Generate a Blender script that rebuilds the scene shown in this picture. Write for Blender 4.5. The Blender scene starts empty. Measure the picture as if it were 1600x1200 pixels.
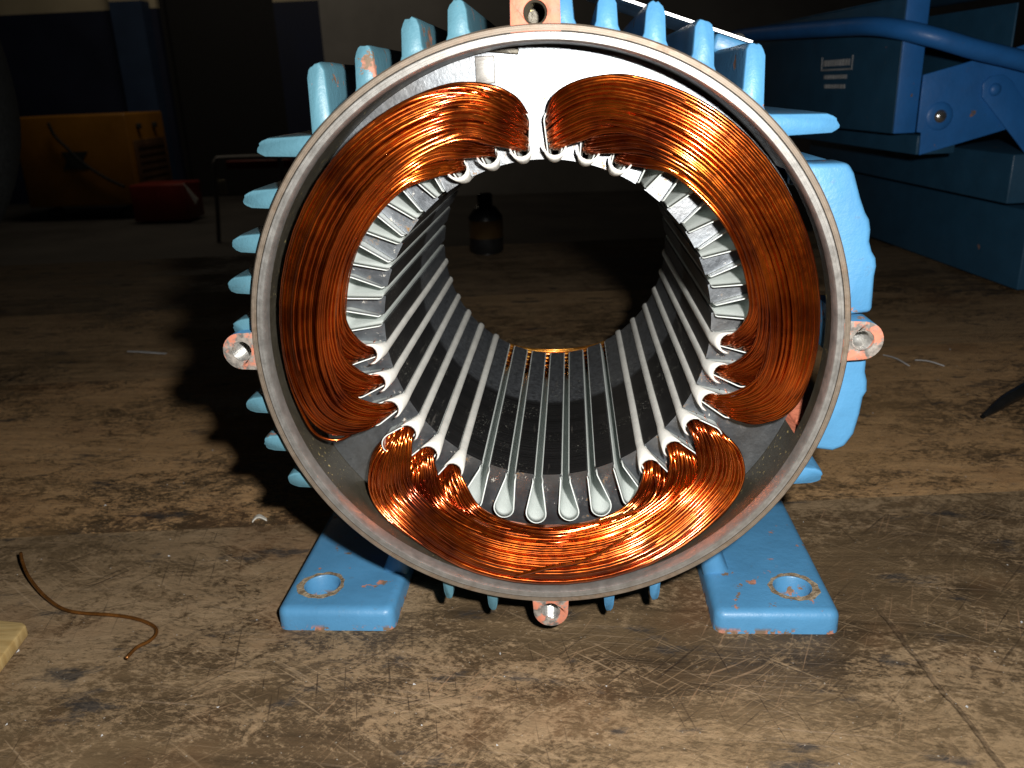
import bpy, bmesh, math, random
import numpy as np
from mathutils import Vector, Matrix
from mathutils.geometry import tessellate_polygon

random.seed(7); rng = np.random.default_rng(7)
S = bpy.context.scene
COL = S.collection
PI = math.pi
H = 0.111                      # shaft height above the bench top (z = 0)

# ------------------------------------------------------------------ camera
CAMR = Vector((0.99717336, 0.06498028, -0.03772065))
CAMU = Vector((0.01386904, 0.33422176, 0.94239242))
CAMF = Vector((-0.07384399, 0.94025176, -0.33237582))
CPOS = Vector((0.00926636, -0.25, 0.07626 + H))
cam = bpy.data.objects.new('camera', bpy.data.cameras.new('camera'))
COL.objects.link(cam)
cam.matrix_world = Matrix((
    (CAMR.x, CAMU.x, -CAMF.x, CPOS.x), (CAMR.y, CAMU.y, -CAMF.y, CPOS.y),
    (CAMR.z, CAMU.z, -CAMF.z, CPOS.z), (0, 0, 0, 1)))
cam.data.sensor_width = 36; cam.data.lens = 1315.63 / 1600 * 36
cam.data.clip_start = 0.01; cam.data.clip_end = 60
S.camera = cam
cam.data.dof.use_dof = True; cam.data.dof.focus_distance = 0.29; cam.data.dof.aperture_fstop = 25

# ------------------------------------------------------------------ light: a flash on the camera, an added fill over the far workshop
S.view_settings.view_transform = 'Standard'; S.view_settings.look = 'None'
S.view_settings.exposure = 0; S.view_settings.gamma = 1
W = bpy.data.worlds.new('World'); S.world = W; W.use_nodes = True
W.node_tree.nodes['Background'].inputs[0].default_value = (0.75, 0.85, 1, 1)
W.node_tree.nodes['Background'].inputs[1].default_value = 0.0022
fl = bpy.data.lights.new('camera_flash', 'SPOT')
fl.energy = 7.4; fl.color = (1.0, 0.97, 0.92); fl.shadow_soft_size = 0.006
fl.spot_size = math.radians(112); fl.spot_blend = 0.5
flo = bpy.data.objects.new('camera_flash', fl); COL.objects.link(flo)
flo.location = CPOS + CAMR * 0.034 + CAMU * 0.026
aim = Vector((0.010, 0.03, H - 0.015))
flo.rotation_euler = (aim - flo.location).to_track_quat('-Z', 'Y').to_euler()
rl = bpy.data.lights.new('background_fill', 'AREA'); rl.energy = 11.0; rl.size = 1.2; rl.color = (1, 0.86, 0.66)  # unseen fill, added to brighten the far walls and machines
rlo = bpy.data.objects.new('background_fill', rl); COL.objects.link(rlo)
rlo.location = (-2.6, 5.6, 2.6); rlo.rotation_euler = (math.radians(18), 0, 0)

S.cycles.max_bounces = 8
S.cycles.use_denoising = True

# ------------------------------------------------------------------ material helpers
class NT:
    def __init__(s, name):
        s.m = bpy.data.materials.new(name); s.m.use_nodes = True
        s.t = s.m.node_tree; s.b = s.t.nodes['Principled BSDF']
        s.tc = s.t.nodes.new('ShaderNodeTexCoord')
    def n(s, typ, ins=None, **kw):
        nd = s.t.nodes.new(typ)
        for k, v in kw.items(): setattr(nd, k, v)
        for k, v in (ins or {}).items(): s.set(nd.inputs[k], v)
        return nd
    def set(s, sock, v):
        if isinstance(v, bpy.types.NodeSocket): s.t.links.new(v, sock)
        else: sock.default_value = v
    def map(s, scale=(1, 1, 1), rot=(0, 0, 0), loc=(0, 0, 0), src=None):
        return s.n('ShaderNodeMapping', {'Vector': src or s.tc.outputs['Object'], 'Scale': scale, 'Rotation': rot, 'Location': loc}).outputs[0]
    def noise(s, vec, scale, detail=4, rough=0.6, dist=0):
        return s.n('ShaderNodeTexNoise', {'Vector': vec, 'Scale': scale, 'Detail': detail, 'Roughness': rough, 'Distortion': dist}).outputs[0]
    def ramp(s, v, a, b, lo=0.0, hi=1.0):
        return s.n('ShaderNodeMapRange', {0: v, 1: a, 2: b, 3: lo, 4: hi}, clamp=True).outputs[0]
    def mix(s, f, a, b):
        nd = s.n('ShaderNodeMix', data_type='RGBA')
        s.set(nd.inputs[0], f); s.set(nd.inputs[6], a); s.set(nd.inputs[7], b); return nd.outputs[2]
    def math(s, op, a, b):
        return s.n('ShaderNodeMath', {0: a, 1: b}, operation=op).outputs[0]
    def bump(s, h, strength=0.3, dist=0.001, nrm=None):
        ins = {'Height': h, 'Strength': strength, 'Distance': dist}
        if nrm: ins['Normal'] = nrm
        return s.n('ShaderNodeBump', ins).outputs[0]
    def out(s, color=None, rough=None, metal=None, normal=None, **kw):
        if color is not None: s.set(s.b.inputs['Base Color'], color)
        if rough is not None: s.set(s.b.inputs['Roughness'], rough)
        if metal is not None: s.set(s.b.inputs['Metallic'], metal)
        if normal is not None: s.set(s.b.inputs['Normal'], normal)
        for k, v in kw.items(): s.set(s.b.inputs[k.replace('_', ' ')], v)
        return s.m
def c4(r, g, b): return (r, g, b, 1)

def m_plain(name, col, rough=0.5, metal=0.0, nscale=60, var=0.25, bump=0.0, bscale=300):
    t = NT(name); o = t.tc.outputs['Object']
    f = t.noise(o, nscale, 5)
    c = t.mix(t.ramp(f, 0.3, 0.7), c4(*[x * (1 - var) for x in col]), c4(*[min(1, x * (1 + var)) for x in col]))
    nr = t.bump(t.noise(o, bscale, 3), bump, 0.001) if bump else None
    return t.out(c, t.ramp(f, 0.3, 0.7, rough * 0.85, min(1, rough * 1.15)), metal, nr)

def m_paint(name, col, chips=0.62, coarse=1.0, low_dirt=False):
    """thick machine paint: orange peel, small chips that show salmon primer, grime"""
    t = NT(name); o = t.tc.outputs['Object']
    f = t.noise(o, 38, 4)
    c = t.mix(t.ramp(f, 0.3, 0.7), c4(*[x * 0.86 for x in col]), c4(*[x * 1.12 for x in col]))
    dirt = t.ramp(t.noise(o, 210, 6, 0.75), 0.60, 0.78)
    c = t.mix(t.math('MULTIPLY', dirt, 0.55), c, c4(0.10, 0.10, 0.085))
    ch0 = t.math('ADD', t.math('MULTIPLY', t.noise(o, 95 * coarse, 2, 0.4), 0.7), t.math('MULTIPLY', t.noise(o, 420, 4, 0.7), 0.3))
    ch = t.ramp(ch0, chips, chips + 0.012)
    if low_dirt:
        lz = t.n('ShaderNodeSeparateXYZ', {0: o}).outputs[2]
        ch = t.math('MAXIMUM', ch, t.math('MULTIPLY', t.ramp(lz, 0.0026, 0.0010), t.ramp(t.noise(o, 170, 4, 0.7), 0.52, 0.56)))
    pr = t.mix(t.ramp(t.noise(o, 300, 3), 0.40, 0.54), c4(0.44, 0.19, 0.13), c4(0.17, 0.115, 0.075))
    c = t.mix(ch, c, pr)
    h = t.math('ADD', t.math('ADD', t.math('MULTIPLY', t.noise(o, 330, 3, 0.5), 0.8), t.math('MULTIPLY', t.noise(o, 1500, 3, 0.6), 0.35)), t.math('MULTIPLY', ch, -0.6))
    return t.out(c, t.ramp(ch, 0, 1, 0.46, 0.7), 0, t.bump(h, 0.20, 0.0012), Coat_Weight=0.07, Coat_Roughness=0.2)

def m_metal(name, col, rough, metal=0.85, speck=None, bump=0.15, scale=160, dark=0.6, rings=False):
    t = NT(name); o = t.tc.outputs['Object']
    f = t.noise(o, scale, 6, 0.7); g = t.noise(o, 28, 4)
    c = t.mix(t.ramp(f, 0.3, 0.7), c4(*[x * dark for x in col]), c4(*col))
    c = t.mix(t.ramp(g, 0.4, 0.7, 0, 0.45), c, c4(col[0] * 0.75, col[1] * 0.68, col[2] * 0.58))
    if speck:
        sp = t.ramp(t.noise(o, 900, 2, 0.6), 0.66, 0.70)
        spm = t.math('MULTIPLY', sp, t.ramp(t.noise(o, 45, 3), 0.45, 0.6))
        c = t.mix(spm, c, c4(*speck))
    return t.out(c, t.ramp(f, 0.25, 0.75, rough * 0.8, rough * 1.25), metal, t.bump(t.noise(o, 700, 4, 0.7), bump, 0.0006))

def m_rim(name, col, rough, metal, rust=0.0):
    t = NT(name); o = t.tc.outputs['Object']
    s = t.n('ShaderNodeSeparateXYZ', {0: o})
    rad = t.math('POWER', t.math('ADD', t.math('POWER', s.outputs[0], 2.0), t.math('POWER', t.math('SUBTRACT', s.outputs[2], H), 2.0)), 0.5)
    v = t.n('ShaderNodeCombineXYZ', {0: t.math('MULTIPLY', rad, 3000.0)})
    turn = t.noise(v.outputs[0], 1.0, 3, 0.7)
    f = t.noise(o, 240, 6, 0.75)
    c = t.mix(t.ramp(f, 0.35, 0.68), c4(*[x * 0.62 for x in col]), c4(*col))
    if rust:
        ru = t.ramp(t.noise(o, 130, 5, 0.7), 0.50, 0.62)
        c = t.mix(t.math('MULTIPLY', ru, rust), c, t.mix(t.ramp(t.noise(o, 420, 3), 0.42, 0.58), c4(0.15, 0.095, 0.050), c4(0.27, 0.19, 0.14)))
    c = t.mix(t.ramp(turn, 0.42, 0.6, 0.5, 0), c, c4(col[0] * 0.5, col[1] * 0.46, col[2] * 0.42))
    return t.out(c, t.ramp(f, 0.3, 0.7, rough * 0.8, rough * 1.2), metal, t.bump(turn, 0.25, 0.0004))

def m_copper(name, dark, bright, rough=0.24):
    t = NT(name); o = t.tc.outputs['Object']
    f = t.noise(o, 55, 3)
    c = t.mix(t.ramp(f, 0.32, 0.68), c4(*dark), c4(*bright))
    return t.out(c, t.ramp(t.noise(o, 400, 3), 0.3, 0.7, rough * 0.8, rough * 1.3), 0.96, t.bump(t.noise(o, 260, 2), 0.03, 0.0006),
                 Coat_Weight=0.7, Coat_Roughness=0.15, Coat_IOR=1.5, Coat_Tint=c4(1, 0.78, 0.40))

def m_bench(name, light=1.0, smooth=0.0, groove=False, warm=(1, 1, 1)):
    t = NT(name)
    oi = t.n('ShaderNodeObjectInfo')
    off = t.n('ShaderNodeCombineXYZ', {0: t.math('MULTIPLY', oi.outputs['Random'], 3.0), 1: t.math('MULTIPLY', oi.outputs['Random'], 7.0)})
    o = t.n('ShaderNodeVectorMath', {0: t.tc.outputs['Object'], 1: off.outputs[0]}, operation='ADD').outputs[0]
    warp = t.n('ShaderNodeTexNoise', {'Vector': o, 'Scale': 9, 'Detail': 3})
    ov = t.n('ShaderNodeVectorMath', {0: warp.outputs[1], 1: (0.02, 0.02, 0.0)}, operation='MULTIPLY').outputs[0]
    ow = t.n('ShaderNodeVectorMath', {0: o, 1: ov}, operation='ADD').outputs[0]
    grain = t.noise(t.map((7, 95, 7), src=ow), 1, 7, 0.72)
    fine = t.noise(t.map((330, 620, 330), src=t.map((1, 1, 1), (0, 0, 0.22), src=ow)), 1, 6, 0.82)
    patch = t.noise(t.map((62, 92, 62), src=t.map((1, 1, 1), (0, 0, -0.25), src=ow)), 1, 10, 0.80, 0.8)
    big = t.noise(t.map((4, 8, 4), src=ow), 1, 4, 0.6)
    dust = t.math('ADD', t.math('MULTIPLY', patch, 0.50), t.math('MULTIPLY', fine, 0.50))
    dark = t.mix(t.ramp(grain, 0.35, 0.65), c4(0.030, 0.020, 0.011), c4(0.105, 0.068, 0.036))
    tan = t.mix(t.ramp(grain, 0.35, 0.7), c4(*[v * light * w for v, w in zip((0.185, 0.120, 0.064), warm)]), c4(*[v * light * w for v, w in zip((0.300, 0.212, 0.126), warm)]))
    mott = t.ramp(t.noise(t.map((150, 260, 150), src=ow), 1, 6, 0.8), 0.36, 0.62)
    tan = t.mix(t.math('MULTIPLY', mott, 0.5), tan, c4(0.105 * light, 0.078 * light, 0.046 * light))
    thr = t.math('ADD', t.math('ADD', t.ramp(big, 0.3, 0.7, 0.085, -0.075), t.ramp(t.noise(t.map((11, 17, 11), src=ow, loc=(3, 5, 1)), 1, 3, 0.6), 0.3, 0.7, 0.05, -0.05)), 0.505 - smooth * 0.06)
    dd = t.ramp(t.math('SUBTRACT', dust, thr), -0.035, 0.04)
    c = t.mix(dd, dark, tan)
    c = t.mix(t.ramp(t.noise(t.map((5, 9, 5), src=ow, loc=(9, 1, 0)), 1, 4, 0.65), 0.42, 0.66, 0, 0.55), c, t.mix(grain, c4(0.075, 0.047, 0.022), c4(*[v * light * w for v, w in zip((0.285, 0.200, 0.110), warm)])))
    rust = t.math('MULTIPLY', t.ramp(t.noise(o, 14, 4), 0.55, 0.68), 0.28)
    c = t.mix(rust, c, c4(0.16, 0.065, 0.025))
    oil = t.math('MULTIPLY', t.ramp(t.noise(t.map((26, 60, 26), src=ow, loc=(4, 2, 0)), 1, 6, 0.7), 0.58, 0.66), 0.8)
    c = t.mix(oil, c, c4(0.026, 0.027, 0.029))
    h = t.math('ADD', t.math('MULTIPLY', dust, 1.2), t.math('MULTIPLY', grain, 0.6))
    worn = t.ramp(t.noise(t.map((17, 21, 17), src=o), 1, 4, 0.6), 0.36, 0.62, 0.15, 1.0)
    ow2 = t.n('ShaderNodeVectorMath', {0: o, 1: t.n('ShaderNodeVectorMath', {0: warp.outputs[1], 1: (0.006, 0.006, 0.0)}, operation='MULTIPLY').outputs[0]}, operation='ADD').outputs[0]
    # knife and tool scratches at several angles: long thin ridges of pale or dark wood
    for ang, sx, sy, a, col, k in ((0.62, 9, 330, 0.655, (0.36, 0.26, 0.16), 0.7), (-0.5, 10, 420, 0.66, (0.33, 0.22, 0.13), 0.65), (-0.75, 14, 500, 0.65, (0.30, 0.20, 0.11), 0.6),
                                   (-1.15, 11, 380, 0.67, (0.34, 0.21, 0.12), 0.6), (0.09, 6, 520, 0.65, (0.34, 0.25, 0.17), 0.5), (0.3, 12, 450, 0.655, (0.014, 0.008, 0.005), 0.7),
                                   (1.35, 12, 360, 0.665, (0.018, 0.010, 0.006), 0.75), (-0.85, 8, 300, 0.66, (0.016, 0.010, 0.007), 0.8), (-0.35, 12, 420, 0.66, (0.02, 0.012, 0.008), 0.7)):
        sc = t.ramp(t.noise(t.map((sx * 2.6, sy * 2.3, 1), (0, 0, 0), (ang * 3, ang, 0), src=t.map((1, 1, 1), (0, 0, ang), src=ow2)), 1, 2, 0.5), a - 0.03, a + 0.05)
        sc = t.math('MULTIPLY', sc, t.math('MULTIPLY', worn, k * 0.85 * (1 - smooth)))
        c = t.mix(sc, c, c4(*col))
    if groove:      # a long deep cut running toward the front edge
        q = t.n('ShaderNodeSeparateXYZ', {0: t.tc.outputs['Object']})
        wob = t.math('MULTIPLY', t.math('SUBTRACT', t.noise(t.tc.outputs['Object'], 70, 4), 0.5), 0.004)
        dl = t.math('ADD', t.math('SUBTRACT', q.outputs[0], t.math('ADD', 0.1234, t.math('MULTIPLY', q.outputs[1], -0.113))), wob)
        gm = t.math('MULTIPLY', t.ramp(t.math('ABSOLUTE', dl, 0), 0.0013, 0.0006), t.ramp(q.outputs[1], 0.030, 0.015))
        c = t.mix(t.math('MULTIPLY', gm, 0.38), c, c4(0.016, 0.010, 0.007))
        h = t.math('SUBTRACT', h, gm)
    speck = t.ramp(t.noise(o, 900, 1, 0.4), 0.75, 0.78)
    c = t.mix(t.math('MULTIPLY', speck, 0.6), c, c4(0.42, 0.40, 0.36))
    return t.out(c, t.ramp(dd, 0, 1, 0.5, 0.85), 0, t.bump(h, 0.55, 0.0016), Specular_IOR_Level=0.25)

M = {}
M['blue'] = m_paint('blue_machine_paint', (0.072, 0.240, 0.440), 0.628, 1.0, True)
M['teal'] = m_paint('blue_paint_weathered', (0.092, 0.225, 0.290), 0.595, 0.8)
M['primer'] = m_plain('salmon_primer', (0.52, 0.165, 0.095), 0.6, 0, 260, 0.35, 0.3, 400)
t = NT('worn_primer_on_iron'); o_ = t.tc.outputs['Object']
wm = t.math('ADD', t.math('MULTIPLY', t.noise(o_, 190, 4, 0.7), 0.6), t.math('MULTIPLY', t.noise(o_, 60, 2), 0.4))
M['lug'] = t.out(t.mix(t.ramp(wm, 0.485, 0.535), t.mix(t.ramp(t.noise(o_, 500, 4), 0.4, 0.6), c4(0.13, 0.12, 0.11), c4(0.30, 0.27, 0.24)), c4(0.52, 0.19, 0.12)),
                 t.ramp(wm, 0.47, 0.52, 0.42, 0.6), 0.0, t.bump(wm, 0.4, 0.001))
M['rim_outer'] = m_rim('rough_flange_iron', (0.25, 0.205, 0.160), 0.52, 0.35, 0.6)
M['rim_inner'] = m_rim('turned_rim_iron', (0.38, 0.375, 0.36), 0.46, 0.6, 0.12)
M['wall_in'] = m_metal('oily_bore_iron', (0.085, 0.076, 0.056), 0.46, 0.45, speck=(0.62, 0.50, 0.20), bump=0.3)
t = NT('blued_lamination_steel'); o_ = t.tc.outputs['Object']
sp_ = t.n('ShaderNodeSeparateXYZ', {0: o_})
rad_ = t.math('POWER', t.math('ADD', t.math('POWER', sp_.outputs[0], 2.0), t.math('POWER', t.math('SUBTRACT', sp_.outputs[2], H), 2.0)), 0.5)
f_ = t.noise(o_, 95, 6, 0.7)
cc = t.mix(t.ramp(f_, 0.3, 0.7), c4(0.17, 0.185, 0.205), c4(0.29, 0.315, 0.34))
cc = t.mix(t.ramp(t.noise(o_, 34, 4), 0.42, 0.66, 0, 0.5), cc, c4(0.16, 0.145, 0.13))
teeth = t.ramp(rad_, 0.0695, 0.0665)
glue = t.math('MULTIPLY', t.ramp(t.noise(o_, 330, 4, 0.7), 0.645, 0.69), teeth)
brn = t.math('MULTIPLY', t.ramp(t.noise(o_, 190, 5, 0.7), 0.61, 0.68), t.ramp(rad_, 0.078, 0.072))
cc = t.mix(brn, cc, c4(0.24, 0.135, 0.05))
cc = t.mix(t.math('MULTIPLY', glue, 0.8), cc, c4(0.62, 0.58, 0.50))
M['core'] = t.out(cc, t.ramp(f_, 0.25, 0.75, 0.31, 0.45), t.math('SUBTRACT', 0.93, t.math('MULTIPLY', t.math('MAXIMUM', glue, brn), 0.8)),
                  t.bump(t.math('ADD', t.noise(o_, 700, 4, 0.7), t.math('MULTIPLY', glue, 3.0)), 0.14, 0.0006))
t = NT('lamination_stack_bore'); o_ = t.tc.outputs['Object']
lam = t.noise(t.map((6, 1700, 6)), 1, 2, 0.6)
scr = t.ramp(t.noise(t.map((300, 22, 300)), 1, 3, 0.6), 0.66, 0.72)
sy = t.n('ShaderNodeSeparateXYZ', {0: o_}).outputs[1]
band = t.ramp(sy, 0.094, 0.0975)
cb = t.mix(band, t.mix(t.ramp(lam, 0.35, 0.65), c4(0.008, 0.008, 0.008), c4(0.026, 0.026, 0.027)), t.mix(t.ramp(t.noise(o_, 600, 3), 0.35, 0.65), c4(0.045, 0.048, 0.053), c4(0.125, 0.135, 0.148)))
cb = t.mix(t.math('MULTIPLY', scr, 0.35), cb, c4(0.24, 0.225, 0.20))
fil = t.math('MULTIPLY', t.ramp(t.noise(o_, 1500, 1, 0.4), 0.68, 0.71), t.ramp(t.noise(o_, 40, 3), 0.52, 0.62))
cb = t.mix(fil, cb, c4(0.42, 0.42, 0.36))
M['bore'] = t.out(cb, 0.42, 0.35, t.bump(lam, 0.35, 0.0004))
M['liner'] = m_plain('white_slot_liner', (0.66, 0.71, 0.69), 0.42, 0, 90, 0.06, 0.05, 500)
M['wedge'] = m_plain('white_slot_wedge', (0.70, 0.70, 0.66), 0.5, 0, 130, 0.10, 0.12, 700)
M['copper'] = m_copper('enamelled_copper', (0.22, 0.030, 0.002), (0.74, 0.182, 0.016), 0.19)
M['copper_b'] = m_copper('enamelled_copper_dark', (0.17, 0.023, 0.0015), (0.64, 0.150, 0.012), 0.195)
M['copper_glow'] = m_copper('enamelled_copper_brightened', (0.80, 0.30, 0.06), (1.0, 0.60, 0.16), 0.34)  # rear coils: same wire, colour brightened to paint the glow seen through the slots
M['strand'] = m_plain('burnt_copper_strand', (0.21, 0.085, 0.020), 0.25, 0.6, 200, 0.4)
M['thread'] = m_metal('bright_thread_steel', (0.80, 0.80, 0.78), 0.30, 0.85)
M['hole'] = m_plain('dark_hole', (0.012, 0.011, 0.010), 0.9)
M['plate'] = m_plain('aluminium_nameplate', (0.85, 0.85, 0.83), 0.4, 0.4)
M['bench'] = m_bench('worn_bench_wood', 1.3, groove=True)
M['bench_warm'] = m_bench('warm_bench_wood', 2.1, 0.5, warm=(1.04, 0.90, 0.72))  # warmer plank, its tan also raised to offset flash falloff
M['bench_mid'] = m_bench('lightened_bench_wood', 1.75, 0.5, warm=(1.0, 0.93, 0.82))  # tan lightened to make up for the flash fading with distance
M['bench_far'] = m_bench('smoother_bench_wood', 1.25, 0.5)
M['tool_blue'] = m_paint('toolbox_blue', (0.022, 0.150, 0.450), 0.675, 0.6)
M['tool_shade'] = m_paint('toolbox_blue_shaded', (0.018, 0.072, 0.135), 0.70, 0.6)  # same blue, darkened to paint in shade where the flash only grazes
M['steel'] = m_metal('rivet_steel', (0.70, 0.70, 0.68), 0.22, 0.9)
M['black'] = m_plain('black_rubber', (0.026, 0.029, 0.029), 0.75, 0, 300, 0.5, 0.5, 900)
M['darksteel'] = m_plain('dark_tool_steel', (0.03, 0.03, 0.03), 0.35, 0.6)
t = NT('pale_pine_block')
gr = t.noise(t.map((30, 260, 30)), 1, 5, 0.7)
M['pine'] = t.out(t.mix(t.ramp(gr, 0.35, 0.65), c4(0.36, 0.235, 0.085), c4(0.52, 0.38, 0.17)), 0.6, 0, t.bump(gr, 0.4, 0.0008))
M['paper'] = m_plain('pale_strip', (0.42, 0.42, 0.42), 0.5)
M['shard'] = m_plain('clear_plastic_shard', (0.60, 0.58, 0.52), 0.2)
M['yellow'] = m_plain('yellow_enamel', (0.28, 0.120, 0.008), 0.5, 0, 3, 0.25)
M['label'] = m_plain('dull_yellow_label', (0.045, 0.022, 0.003), 0.6)
M['vent'] = m_plain('brown_vent', (0.10, 0.05, 0.02), 0.6, 0, 5, 0.3)
M['red'] = m_plain('red_enamel', (0.16, 0.014, 0.008), 0.45, 0, 5, 0.25)
M['cream'] = m_plain('cream_wall_paint', (0.50, 0.44, 0.31), 0.8, 0, 2, 0.15)
M['dado'] = m_plain('dark_blue_wall_paint', (0.010, 0.016, 0.045), 0.7, 0, 2, 0.3)
M['pil'] = m_plain('blue_pilaster_paint', (0.020, 0.045, 0.105), 0.7, 0, 2, 0.3)
M['greywall'] = m_plain('grey_plaster', (0.30, 0.29, 0.28), 0.9, 0, 1.2, 0.25)
M['floor'] = m_plain('oily_concrete', (0.05, 0.045, 0.04), 0.8, 0, 2, 0.4)
M['door'] = m_plain('dark_door', (0.008, 0.008, 0.009), 0.8)
M['white'] = m_plain('white_paint', (0.6, 0.58, 0.55), 0.6)

# ------------------------------------------------------------------ object helpers
def root(name, loc, label, cat, group=None, rz=0):
    o = bpy.data.objects.new(name, None); COL.objects.link(o)
    o.empty_display_size = 0.02
    o.location = loc; o.rotation_euler = (0, 0, rz); o['label'] = label; o['category'] = cat
    if group: o['group'] = group
    bpy.context.view_layer.update()
    return o
def mesh_obj(name, V, F, mat, parent=None, smooth=False, world=True, mats=None):
    me = bpy.data.meshes.new(name)
    me.from_pydata([tuple(v) for v in V], [], F); me.update()
    return link(name, me, mat, parent, smooth, world)
def link(name, me, mat, parent=None, smooth=False, world=True):
    o = bpy.data.objects.new(name, me); COL.objects.link(o)
    if mat is not None: me.materials.append(mat)
    if smooth:
        me.polygons.foreach_set('use_smooth', [True] * len(me.polygons))
    if parent is not None:
        o.parent = parent
        if world: o.matrix_parent_inverse = ROOTINV[parent.name] if parent.name in ROOTINV else Matrix.Identity(4)
    return o
ROOTINV = {}
def wroot(*a, **k):
    o = root(*a, **k); ROOTINV[o.name] = o.matrix_world.inverted(); return o
def bm_obj(name, bm, mat, parent=None, smooth=False, world=True, recalc=True):
    if recalc: bmesh.ops.recalc_face_normals(bm, faces=bm.faces)
    me = bpy.data.meshes.new(name); bm.to_mesh(me); bm.free()
    return link(name, me, mat, parent, smooth, world)
def tag(o, label=None, cat=None, group=None, kind=None):
    if label: o['label'] = label
    if cat: o['category'] = cat
    if group: o['group'] = group
    if kind: o['kind'] = kind
    return o
def bevel(o, w, seg=2, ang=35):
    m = o.modifiers.new('bevel', 'BEVEL'); m.width = w; m.segments = seg; m.limit_method = 'ANGLE'; m.angle_limit = math.radians(ang)
    o.data.polygons.foreach_set('use_smooth', [True] * len(o.data.polygons))
    m.harden_normals = False
    return o
def weighted(o):
    m = o.modifiers.new('wn', 'WEIGHTED_NORMAL'); m.keep_sharp = True; return o
def box(bm, x0, x1, y0, y1, z0, z1, M4=None):
    vs = [bm.verts.new((x, y, z)) for x in (x0, x1) for y in (y0, y1) for z in (z0, z1)]
    for f in ((0, 1, 3, 2), (4, 6, 7, 5), (0, 4, 5, 1), (2, 3, 7, 6), (0, 2, 6, 4), (1, 5, 7, 3)):
        bm.faces.new([vs[i] for i in f])
    if M4: bmesh.ops.transform(bm, matrix=M4, verts=vs)
    return vs
def boxo(name, b, mat, parent=None, bev=0, world=True):
    bm = bmesh.new(); box(bm, *b)
    o = bm_obj(name, bm, mat, parent, world=world)
    if bev: bevel(o, bev)
    return o
def prism(name, poly, y0, y1, mat, parent=None, bev=0, holes=(), world=True, plane='xz', rings=None):
    """extrude a polygon (with holes) drawn in xz along y, or in xy along z"""
    loops = [list(poly)] + [list(h) for h in holes]
    flat = [p for l in loops for p in l]
    tri = tessellate_polygon([[Vector((p[0], p[1], 0)) for p in l] for l in loops])
    pt = (lambda p, y: (p[0], y, p[1])) if plane == 'xz' else (lambda p, y: (p[0], p[1], y))
    n = len(flat); V = [pt(p, y0) for p in flat] + [pt(p, y1) for p in flat]; F = []
    if holes:
        F += [tuple(a) for a in tri] + [tuple(i + n for i in a) for a in tri]
    else:
        F += [tuple(range(n)), tuple(range(n, 2 * n))]
    k = 0
    for l in loops:
        m = len(l)
        for i in range(m):
            a, b = k + i, k + (i + 1) % m
            F.append((a, b, b + n, a + n))
        k += m
    bm = bmesh.new(); me = bpy.data.meshes.new('tmp'); me.from_pydata(V, [], F); bm.from_mesh(me); bpy.data.meshes.remove(me)
    o = bm_obj(name, bm, mat, parent, world=world)
    if bev: bevel(o, bev)
    return o
def lathe(name, prof, mat, parent=None, seg=180, a0=0, a1=360, closed=True, smooth=True):
    """turn (r, y) points round the motor axis"""
    full = abs(a1 - a0) >= 360; n = seg if full else seg + 1
    V = []; F = []
    for i in range(n):
        a = math.radians(a0 + (a1 - a0) * i / seg)
        for r, y in prof: V.append((r * math.cos(a), y, H + r * math.sin(a)))
    m = len(prof)
    for i in range(seg):
        j = (i + 1) % n
        for k in range(m if closed else m - 1):
            k2 = (k + 1) % m
            F.append((i * m + k, i * m + k2, j * m + k2, j * m + k))
    if not full and closed:
        F.append(tuple(range(m))); F.append(tuple((n - 1) * m + k for k in range(m)))
    bm = bmesh.new(); me = bpy.data.meshes.new('t'); me.from_pydata(V, [], F); bm.from_mesh(me); bpy.data.meshes.remove(me)
    bmesh.ops.recalc_face_normals(bm, faces=bm.faces)
    if smooth:
        for e in bm.edges:
            if len(e.link_faces) == 2 and e.calc_face_angle(0) > 0.5: e.smooth = False
    return bm_obj(name, bm, mat, parent, smooth)
def tubes(P, rad, k=6):
    """P (n, m, 3) centre lines -> verts, quads of n tubes; rad may be (m,) or scalar"""
    n, m, _ = P.shape
    T = np.gradient(P, axis=1); T /= np.linalg.norm(T, axis=2, keepdims=True) + 1e-12
    ref = np.where(np.abs(T[:, :1, 1:2]) > 0.8, np.array([[[1., 0, 0]]]), np.array([[[0, 1., 0]]]))
    N = np.zeros_like(P); cur = ref[:, 0] - (ref[:, 0] * T[:, 0]).sum(1, keepdims=True) * T[:, 0]
    cur /= np.linalg.norm(cur, axis=1, keepdims=True)
    for i in range(m):
        cur = cur - (cur * T[:, i]).sum(1, keepdims=True) * T[:, i]
        cur /= np.linalg.norm(cur, axis=1, keepdims=True) + 1e-12
        N[:, i] = cur
    B = np.cross(T, N)
    a = np.arange(k) * 2 * PI / k
    rr = np.broadcast_to(np.asarray(rad, float), (m,))[None, :, None, None]
    V = P[:, :, None] + rr * (N[:, :, None] * np.cos(a)[None, None, :, None] + B[:, :, None] * np.sin(a)[None, None, :, None])
    idx = np.arange(n * m * k).reshape(n, m, k)
    a0 = idx[:, :-1]; a1 = idx[:, 1:]
    F = np.stack([a0, np.roll(a0, -1, 2), np.roll(a1, -1, 2), a1], -1).reshape(-1, 4)
    return V.reshape(-1, 3), F
def fast_mesh(name, V, F):
    me = bpy.data.meshes.new(name)
    me.vertices.add(len(V)); me.vertices.foreach_set('co', np.ascontiguousarray(V, dtype=np.float32).ravel())
    me.loops.add(F.size); me.loops.foreach_set('vertex_index', F.astype(np.int32).ravel())
    me.polygons.add(len(F)); me.polygons.foreach_set('loop_start', np.arange(0, F.size, 4, dtype=np.int32))
    me.polygons.foreach_set('use_smooth', [True] * len(F))
    me.update(calc_edges=True); me.validate()
    return me
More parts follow.
